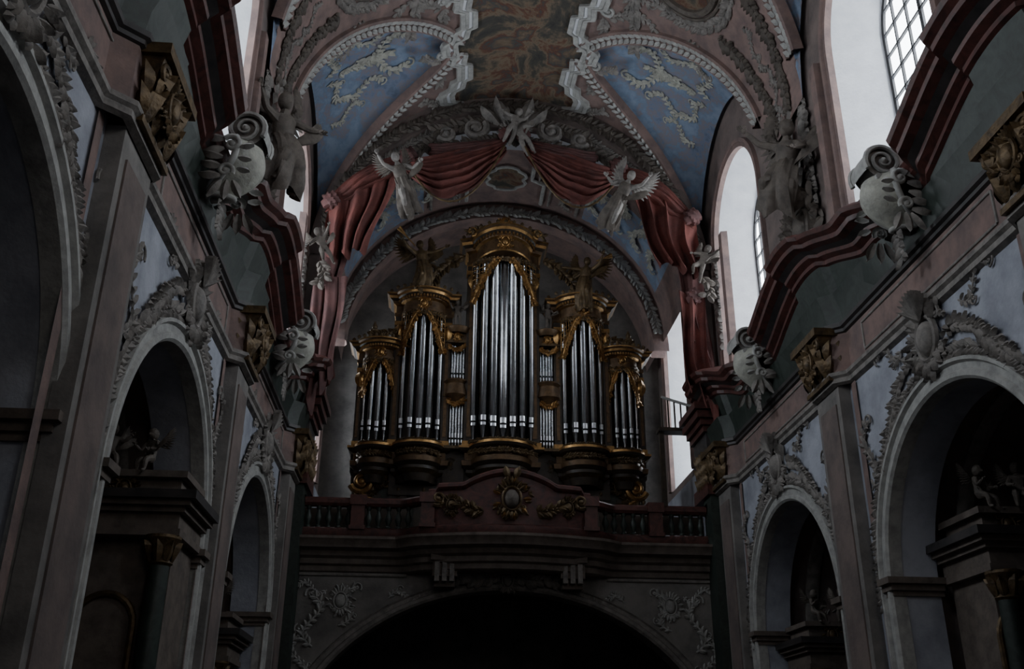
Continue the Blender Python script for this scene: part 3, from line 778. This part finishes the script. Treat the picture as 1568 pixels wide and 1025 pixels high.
def tower(cx,w,bulge,yb,z0,zp,zc,npp,pr,pw,crown=1.0,rise=0):
    b=B();P,N=arcP(cx,w,bulge,yb);U=[(0,0,1)]*len(P)
    prof=[(-.34,z0-1.25),(-.26,z0-1.0),(-.10,z0-.88),(-.10,z0-.78),(.04,z0-.66),(.06,z0-.5),(-.04,z0-.46),(-.04,z0-.22),(.10,z0-.16),(.16,z0-.08),(.16,z0),(-.5,z0)]
    b.sweep(P,N,U,prof,'wood_dark',['wood_dark','dark_gilt','wood_dark','wood_dark','wood_gilded','wood_dark','wood_gilded','dark_gilt','wood_dark','gold','wood_dark'])
    H=zc-zp
    def rz(p): return Vector((0,0,rise*max(0,cos((p.x-cx)/(w/2)*pi/2))))
    PR=[p+rz(p) for p in P]
    prof=[(-.5,zp),(.02,zp),(.05,zp+.05*H),(.05,zp+.18*H),(.0,zp+.2*H),(.0,zp+.52*H),(.10,zp+.58*H),(.14,zp+.68*H),(.24,zp+.76*H),(.27,zp+.86*H),(.34,zp+.92*H),(.34,zp+.98*H),(.1,zp+H),(-.6,zp+H*1.02)]
    b.sweep(PR,N,U,prof,'wood_dark',['wood_gilded','gold','wood_gilded','wood_gilded','wood_gilded','gold','wood_gilded','wood_dark','gold','wood_gilded','gold','wood_dark','wood_dark'])
    for k in range(2,len(PR)-2):
        p=PR[k]+N[k]*.16;b.box(p.x-.03,p.x+.03,p.y-.04,p.y+.04,p.z+zp+.60*H,p.z+zp+.70*H,'gold')
    top=[p+Vector((0,0,zc)) for p in PR];b.add(top,[tuple(range(len(top)))],'wood_dark')
    und=[p+Vector((0,0,z0)) for p in P];b.add(und,[tuple(range(len(und)))],'wood_dark')
    sof=[p+Vector((0,0,zp)) for p in P];b.add(sof,[tuple(range(len(sof)))],'wood_gilded')
    for q in(-1,1):
        xx=cx+q*(w/2-w*.06);ww=w*.065
        b.box(xx-ww,xx+ww,yb-.08,yb+1.0,z0,zp,'wood_dark')
        b.box(xx-ww*.45,xx+ww*.45,yb-.11,yb,z0+.3,zp-.5,'wood_gilded')
        b.box(xx-ww*1.2,xx+ww*1.2,yb-.14,yb+.2,zp-.35,zp-.2,'gold');b.box(xx-ww*1.3,xx+ww*1.3,yb-.16,yb+.2,z0,z0+.15,'gold')
        leaf(b,Mfront(xx,zp-.9,yb-.12),0,0,pi/2,.55,.3,'gold')
    b.box(cx-w/2+.05,cx+w/2-.05,yb+.35,yb+1.3,z0-1.6,zc-.1,'wood_dark')
    b.build('tower_case',org,ang=30)
    b=B()
    for k in range(npp):
        t=(k-(npp-1)/2)/((npp-1)/2)
        x=cx+t*pw/2;y=yb-bulge*.85*sqrt(max(0,1-(t*.95)**2))+.12
        ab=abs(t);r=pr*(1-.18*ab)
        pipe(b,x,y,z0+.02,.55+.22*ab*(1 if npp>6 else .5),zp-.06 ,r)
    b.build('tower_pipes',org)
    b=B()
    def MS(a,q,h,zt=zp):
        t=max(-1,min(1,a/(pw/2+pr)));return Vector((cx+a,yb-bulge*.95*sqrt(max(0,1-(t*.95)**2))-.02-h-pr*.3,zt+q))
    hw=pw/2+pr;dp=min(1.5,.55*w+.35)
    for q in(-1,1):
        for k in range(7):
            a0=q*hw*(1-k/7*.75);L_=dp*(1-k/7*.8)
            ridge(b,MS,[(a0,0),(a0,-L_)],.016,'gold',1.5)
        for k in range(8):
            z=-k*dp/8; xe=hw*(.3+.65*k/8)
            ridge(b,MS,[(q*hw,z-.16),(q*min(hw,xe),z)],.016,'gold',1.5)
        ridge(b,MS,[(q*hw*(.2+.78*(t/10)),-dp*(t/10)**1.6) for t in range(11)],.035,'gold',1.5)
        garland(b,MS,[(q*hw*(.15+.8*(t/8)),-.05-dp*(t/8)**1.6) for t in range(9)],.13*w**.5,'gold')
    garland(b,MS,[(-hw+2*hw*t/8,-.05) for t in range(9)],.14,'dark_gilt')
    MF=lambda a,q,h:MS(a,q,h,z0)
    garland(b,MF,[(-hw+2*hw*t/8,.04) for t in range(9)],.10,'dark_gilt')
    MG=lambda a,q,h:MS(a,q,h,z0-.34)
    garland(b,MG,[(-hw+2*hw*t/8,.0) for t in range(9)],.13,'dark_gilt')
    for k in range(11):
        t=-1+2*k/10;x=cx+t*(w/2+.2);y=yb-(bulge+.3)*sqrt(max(0,1-t*t*.9))
        MX=lambda a,q,h,x=x,y=y:Vector((x+a,y+.08-h,zc+q+rise*max(0,cos(t*pi/2))))
        leaf(b,MX,0,0,pi/2,.16,.12,'dark_gilt',.2,.1)
    cartouche(b,Mfront(cx,zp+.36*H+rise,yb-bulge-.02),0,0,.30*min(1.2,w/2),'gold')
    b.build('pipe_shades',org)
tower(OX,2.55,.85,31.6,9.75,16.5,17.5,7,.165,1.95,rise=.30)
for q in(-1,1):
    tower(OX+q*2.80,1.95,.62,31.7,9.75,14.45,15.3,5,.14,1.22)
    tower(OX+q*4.22,1.55,.5,32.0,9.75,12.75,13.5,5,.105,1.0)
    cx=OX+q*1.60;b=B();yb=31.75
    for z0,z1,n in((9.75,11.25,6),(12.1,13.3,6)):
        for k in range(n):
            t=k/(n-1)-.5;pipe(b,cx+t*.52,yb,z0,.28,z1+.1*(k if q>0 else n-k)*.3,.048)
    b.build('flat_pipes',org)
    b=B();b.box(cx-.36,cx+.36,yb+.12,yb+.9,8.3,14,'wood_dark')
    for z0,z1 in((9.65,9.75),(11.5,11.6),(12.02,12.1),(13.5,13.6),(13.92,14.0)):
        b.box(cx-.42,cx+.42,yb-.22,yb+.2,z0,z1,'dark_gilt' )
    b.box(cx-.38,cx+.38,yb-.15,yb+.2,11.62,11.95,'wood_gilded');b.box(cx-.38,cx+.38,yb-.15,yb+.2,13.6,13.85,'wood_gilded')
    rows=[]
    for zz,rr in((13.85,.36),(13.95,.44),(14.05,.48),(14.1,.4)): rows.append([(cx+rr*cos(a),yb-.1+rr*.8*sin(a),zz) for a in [pi+pi*t/14 for t in range(15)]])
    b.grid(rows,'wood_gilded')
    rows=[]
    for zz,rr in((11.3,.12),(11.45,.3),(11.55,.42),(11.95,.34),(12.05,.42),(12.1,.4)): rows.append([(cx+rr*cos(a),yb-.1+rr*.8*sin(a),zz) for a in [pi+pi*t/14 for t in range(15)]])
    b.grid(rows,'wood_gilded')
    M=Mfront(cx,0,yb-.2);cartouche(b,M,0,11.75,.26,'gold');cartouche(b,M,0,13.72,.22,'gold')
    garland(b,M,[(-.3+.1*t,11.4-.02*t*(6-t)) for t in range(7)],.14,'gold');garland(b,M,[(-.3+.1*t,13.4-.02*t*(6-t)) for t in range(7)],.14,'gold')
    b.build('flat_case',org,ang=30)
b=B()
b.box(OX-4.4,OX+4.4,32.2,34.5,6.2,8.7,'marble_green');b.box(OX-5.0,OX+5.0,32.3,34.5,8.6,9.0,'wood_dark')
b.box(OX-5.05,OX+5.05,32.25,34.5,8.95,9.7,'wood_dark');b.box(OX-4.6,OX+4.6,32.1,32.3,8.4,8.5,'dark_gilt')
for k in range(-5,6):
    x=OX+k*.85;b.box(x-.3,x+.3,32.12,32.2,6.5,8.2,'wood_dark')
    cartouche(b,Mfront(x,9.2,31.9 if abs(k)<5 else 32.2),0,0,.24,'dark_gilt')
    cartouche(b,Mfront(x,8.35,32.1),0,0,.26,'dark_gilt')
for q in(-1,1):
    M=Mfront(OX+q*4.5,8.2,32.05)
    spiral(b,M,q*.1,.35,.38,1.7,pi/2,q,.09,'gold');ridge(b,M,[(q*(.35-.12*t),.1-.07*t) for t in range(8)],.08,'gold')
    garland(b,M,[(q*(.35-.12*t),.05-.07*t) for t in range(8)],.3,'dark_gilt');cartouche(b,M,-q*.5,.4,.3,'dark_gilt')
b.build('lower_case',org,ang=30)
b=B();M=Mfront(OX,17.75,31.0)
b.lathe(OX,31.3,[(.75,17.55),(.7,17.7),(.45,17.95),(.3,18.1),(.12,18.2),(.14,18.3),(.05,18.4)],20,'wood_gilded')
cartouche(b,M,0,.15,.42,'gold')
for q in(-1,1): garland(b,M,[(q*(.4+.16*t),.05-.02*t*t*.3) for t in range(7)],.2,'dark_gilt');spiral(b,M,q*1.2,-.1,.2,1.5,pi/2,q,.05,'gold')
for q in(-1,1):
    M=Mfront(OX+q*1.75,15.9,31.4)
    garland(b,M,[(q*(-.3+.15*t),.9-.05*t-.012*t*t) for t in range(11)],.30,'dark_gilt')
    spiral(b,M,q*.9,.35,.3,1.5,0,q,.07,'dark_gilt')
    M=Mfront(OX+q*4.2,13.6,31.4);garland(b,M,[(q*(-.5+.15*t),.2-.03*t) for t in range(7)],.18,'dark_gilt')
    # flame urn on the outer tower
    b.lathe(OX+q*4.5,31.7,[(.12,13.5),(.14,13.55),(.06,13.62),(.16,13.8),(.17,13.9),(.08,13.98),(.10,14.05),(.02,14.25)],14,'dark_gilt')
b.build('crest',org)
b=B()
figure(b,TR((-.65,30.9,15.1),2.0,rz=.3,ry=-.2),'dark_gilt',el=((-.24,-.05,.86),(.24,-.1,.74)),ha=((-.34,-.1,1.0),(.42,-.15,.80)),kn=((-.1,-.16,.3),(.1,.02,.26)),ft=((-.2,.05,.1),(.1,.2,.02)),wings=.9,robe='dark_gilt',wm='dark_gilt',rob=.6)
b.tube([(-1.75,30.5,17.4),(-1.5,30.6,17.15),(-1.15,30.7,16.8)],[.10,.03,.02],10,'gold')
b.build('angel_left',org)
b=B()
figure(b,TR((4.75,30.9,14.7),2.0,rz=-.4,ry=.15),'dark_gilt',el=((-.24,-.1,.74),(.24,-.05,.86)),ha=((-.42,-.15,.74),(.30,-.1,1.0)),kn=((-.1,.02,.3),(.1,-.16,.3)),ft=((-.1,.2,.05),(.1,.05,.02)),wings=.9,robe='dark_gilt',wm='dark_gilt',rob=.6)
b.tube([(5.85,30.6,16.7),(5.6,30.6,16.6),(5.3,30.7,16.5)],[.10,.03,.02],10,'gold')
b.build('angel_right',org)
for q in(-1,1):
    b=B();figure(b,TR((OX+q*1.60,31.5,14.08),1.0,rz=q*.3),'stucco_brown',el=((-.2,-.06,.7),(.2,-.06,.66)),ha=((-.24,-.14,.84),(.2,-.2,.62)),putto=True,wings=.7);b.build('organ_putto_%s'%('l' if q<0 else 'r'),org)
b=B()
b.tube([(7.5,31.2,11.6),(8.6,30.8,11.1)],.05,8,'stucco_pale')
for t in range(6):
    x=7.5+.2*t;b.tube([(x,31.2-.07*t,10.4),(x,31.2-.07*t,11.6-.09*t)],.03,6,'wood_dark')
b.box(7.3,8.75,30.9,31.4,10.3,10.42,'wood_dark');b.box(7.35,7.5,31.1,31.25,6.2,10.3,'wood_dark')
b.build('stair_rail',org)
# ------------------------------------------------------------------ drapery
dr=empty('stucco_drapery')
def swag(b,A,C,sag0,sag1,m,nf=5,Y=28.5,amp=.24):
    rows=[]
    for j in range(44):
        t=j/43;row=[]
        for i in range(37):
            u=i/36;x=A[0]+(C[0]-A[0])*u;z=A[1]+(C[1]-A[1])*u
            k=4*u*(1-u);sg=sag0*(1-t)+sag1*t
            pin=.3+.7*k
            z2=z-sg*k-t*.5*(1-k)
            ph=t*nf*pi+.9*sin(u*4+1)
            y=Y-amp*pin*(abs(sin(ph))**.7+.3*sin(ph*2.3))-.3*k*sin(pi*t)
            row.append((x+.05*sin(t*9+u*3),y,z2+.04*sin(u*19+t*5)*t))
        rows.append(row)
    b.grid(rows,m)
def fall(b,A,C,L0,L1,m,nf=3,Y=28.5,amp=.2,flare=(0,0)):
    rows=[]
    for j in range(34):
        t=j/33;row=[]
        for i in range(71):
            u=i/70;x0=A[0]+(C[0]-A[0])*u;z0=A[1]+(C[1]-A[1])*u
            L_=L0+(L1-L0)*u
            g=t**.8;ph=u*nf*2*pi+1.2*sin(t*3)+.8*sin(u*5)
            x=x0+flare[0]*t*(1-u)+flare[1]*t*u+.10*sin(t*6+u*3)*g+.06*cos(ph)
            z=z0-L_*t*(1+.07*sin(u*nf*2*pi+1)+.05*sin(u*17))
            y=Y-amp*(.35+g)*(sin(ph)+.35*sin(ph*2.2+t*2))-.1*sin(pi*u)
            row.append((x,y,z))
        rows.append(row)
    b.grid(rows,m)
b=B()
for q in(-1,1):
    c=CX+.0
    swag(b,(c+q*.3,19.8),(c+q*3.6,18.8),.1,1.9,'drape_red',6,28.3)
    swag(b,(c+q*.3,20.0),(c+q*2.9,19.6),.2,1.0,'drape_pink',4,28.45)
    swag(b,(c+q*3.5,19.0),(c+q*6.2,17.2),-.45,.6,'drape_red',4,28.5)
    fall(b,(c+q*3.8,18.5),(c+q*6.2,17.0),3.2,2.2,'drape_red',4,28.35,.2,(1.0*q,.0))
    fall(b,(c+q*5.3,15.9),(c+q*6.3,15.6),3.0,4.6,'drape_pink',2,28.5,.16,(.5*q,.1*q))
    fall(b,(c+q*5.35,14.2),(c+q*6.3,14.0),3.2,4.2,'drape_red' if q>0 else 'drape_pink',2.5,28.2,.18,(.15*q,.0*q))
    for (x,z,r) in((3.6,18.9,.3),(6.05,17.0,.3),(5.9,14.0,.28),(.3,20.0,.25)):
        b.ell((c+q*x,28.2,z),(r,r*.7,r),'drape_pink',20,14,lambda d:1+.16*sin(d.x*9+d.z*7)+.1*sin(d.z*15))
b.build('curtain_swags',dr)
b=B()
for q in(-1,1):
    b.tube([(CX+q*(.35+3.2*t/12),27.95,19.35-1.0*t/12-1.8*4*(t/12)*(1-t/12)) for t in range(13)],.035,6,'dark_gilt')
    garland(b,Mfront(CX+q*6.2,14,28.0),[(.2*sin(t),.6-.25*t) for t in range(4)],.3,'stucco_brown')
b.build('curtain_fringe',dr)
def st_angel(name,loc,h,rz,rx,ry,m,**k):
    b=B();figure(b,TR(loc,h,rz,rx,ry),m,**k);return b.build(name,dr)
st_angel('angel_left',(-1.2,28.0,16.5),2.1,.4,.35,-.5,'stucco_grey',el=((-.24,-.05,.86),(.2,-.08,.68)),ha=((-.3,-.1,1.02),(.3,-.15,.74)),kn=((-.1,-.1,.28),(.1,.02,.26)),ft=((-.05,.1,.03),(.12,.2,.0)),wings=.65,robe='stucco_brown',rob=.6,wm='stucco_brown')
st_angel('angel_right',(5.15,28.0,16.3),2.1,-.5,.35,.65,'stucco_grey',el=((-.2,-.08,.68),(.24,-.05,.86)),ha=((-.3,-.15,.74),(.3,-.1,1.02)),kn=((-.1,.02,.28),(.1,-.1,.28)),ft=((-.12,.2,.03),(.05,.1,.0)),wings=.85,robe='stucco_brown',rob=.6,wm='stucco_grey')
st_angel('putto_a',(1.85,28.1,19.5),1.5,.3,.1,.3,'stucco_grey',el=((-.22,-.05,.72),(.2,-.08,.85)),ha=((-.34,-.1,.7),(.26,-.12,1.0)),putto=True,wings=.7)
st_angel('putto_b',(2.75,28.1,19.1),1.5,-.3,.1,-.4,'stucco_grey',el=((-.22,-.05,.82),(.2,-.08,.7)),ha=((-.3,-.1,.98),(.3,-.12,.62)),putto=True,wings=.7)
for q in(-1,1):
    st_angel('putto_c',(CX+q*5.85,27.9,14.4),1.25,-q*.4,.2,q*.5,'stucco_brown',el=((-.22,-.05,.72),(.2,-.08,.85)),ha=((-.3,-.1,.68),(.3,-.12,1.0)),kn=((-.14,-.2,.36),(.1,-.05,.28)),ft=((-.1,.02,.2),(.14,.05,.05)),putto=True,wings=.7)
for s in(-1,1):
    p=S(s,.45,20.6,12.2)
    root=empty('angel_statue')
    b=B()
    figure(b,TR(p,2.8,rz=-s*.9,rx=.2,ry=s*.25),'stucco_brown',el=((-.25,-.05,.80),(.22,-.1,.70)),ha=((-.36,-.12,.92),(.2,-.24,.66)),kn=((-.12,-.22,.42),(.12,-.14,.36)),ft=((-.16,-.05,.22),(.06,-.02,.12)),wings=.9,robe='stucco_brown',wm='stucco_brown',rob=.8)
    b.build('angel_figure',root)
    b=B();M=Mside(s,20.8,13.2,-.1)
    cartouche(b,Mside(s,20.6,12.2,.0),0,0,1.1,'stucco_brown',None,1.8)
    garland(b,M,[(-1.2+.3*t,-1.2+.1*sin(t)) for t in range(9)],.45,'stucco_brown')
    garland(b,M,[(.2*sin(t),-.8+.35*t) for t in range(12)],.45,'stucco_grey')
    garland(b,M,[(.9+.2*sin(t),-.8+.35*t) for t in range(8)],.4,'stucco_brown')
    b.build('rocaille_console',root)
for s in(-1,1):
    for yc in VOL:
        root=empty('volute_cartouche');b=B()
        OB=.78 if s<0 else .66;SR=.36;ZV=10.5;WV=.36
        pts=[]
        for i in range(44):
            t=i/43;a=-.5+(1-t)*4.4*pi;r=.04+(SR-.04)*t
            pts.append((OB+r*cos(a),ZV+r*sin(a),WV))
        rows=[]
        for o,z,w in pts: rows.append([S(s,o+.03*(1-q*q),yc+q*w,z) for q in(-1,-.6,0,.6,1)])
        b.grid(rows,'stucco_pale')
        for q in(-1,1):
            b.tube([S(s,o,yc+q*w,z) for o,z,w in pts],[.02+.035*i/43 for i in range(44)],6,'stucco_pale')
            MQ=lambda a,c_,h,q=q:Vector((CX+s*(HW-OB-a),yc+q*(WV-.08+h),ZV+c_))
            dome(b,MQ,0,0,SR*.9,SR*.9,.04,'stucco_grey',20);dome(b,MQ,0,0,.08,.08,.16,'stucco_pale',10)
        # bulging shield hung under the roll, leaning out at the top
        ns=18;rows=[]
        for i in range(ns+1):
            t=i/ns;z=ZV-.30-1.0*t
            wd=.60*(sin(pi*(.18+.78*t))**.55)*(1-.25*t);oo=OB+.30-.42*t+.22*sin(pi*t)
            rows.append([S(s,oo-(.42*(abs(q)**2.2)),yc+q*wd,z+.05*abs(q)) for q in [-1+2*j/14 for j in range(15)]])
        b.grid(rows,'stucco_cream')
        for j in(0,14): b.tube([r[j] for r in rows],.06,8,'stucco_pale')
        b.tube([rows[-1][j] for j in range(15)],.055,8,'stucco_pale')
        b.tube([S(s,OB+.12,yc+WV*q,ZV-.34) for q in(-1,1)],.07,8,'stucco_pale')
        # scroll ears and leaves on both flanks
        for q in(-1,1):
            MF=lambda a,c_,h,q=q:Vector((CX+s*(HW-OB+.15-a),yc+q*(.56+h),ZV-.75+c_))
            spiral(b,MF,.0,.25,.17,1.4,0,1,.045,'stucco_pale',18)
            spiral(b,MF,-.05,-.3,.14,1.4,2,-1,.04,'stucco_pale',18)
            for k in range(5): leaf(b,MF,-.12,.35-.19*k,pi+rnd.uniform(-.5,.5),.36,.16,'stucco_grey',.3,.3)
            for k in range(3): leaf(b,MF,.14,.2-.22*k,rnd.uniform(-.6,.3),.26,.13,'stucco_pale',.3,.3)
            for k in range(3): leaf(b,MF,-.1+.1*k,-.5,-pi/2+(k-1)*.45,.42,.15,'stucco_grey',.25,.2)
        garland(b,Mside(s,yc,9.2,.40),[(0,-.1*t) for t in range(7)],.24,'stucco_grey')
        b.build('volute',root,ang=60)
# ------------------------------------------------------------------ light
w=bpy.data.worlds.new('sky');bpy.context.scene.world=w;w.use_nodes=True
bg=w.node_tree.nodes['Background'];bg.inputs[0].default_value=(.84,.88,1,1);bg.inputs[1].default_value=.065
def area(name,loc,rot,sx,sy,e,c):
    l=bpy.data.lights.new(name,'AREA');l.shape='RECTANGLE';l.size=sx;l.size_y=sy;l.energy=e;l.color=c
    o=bpy.data.objects.new(name,l);bpy.context.collection.objects.link(o);o.location=loc;o.rotation_euler=rot;return o
area('rear_fill_light',(CX+3,-5.5,12),(math.radians(82),0,math.radians(4)),5,7,210,(1,.93,.84))  # added fill lamp behind the camera, standing in for unseen choir windows
# ------------------------------------------------------------------ camera
cd=bpy.data.cameras.new('camera');cd.lens=36*1500/1568;cd.sensor_width=36
co=bpy.data.objects.new('camera',cd);bpy.context.collection.objects.link(co)
co.rotation_euler=(Matrix.Rotation(math.radians(-4.3),3,'Z')@Matrix.Rotation(math.radians(90+23.7),3,'X')@Matrix.Rotation(math.radians(.45),3,'Z')).to_euler()
bpy.context.scene.camera=co
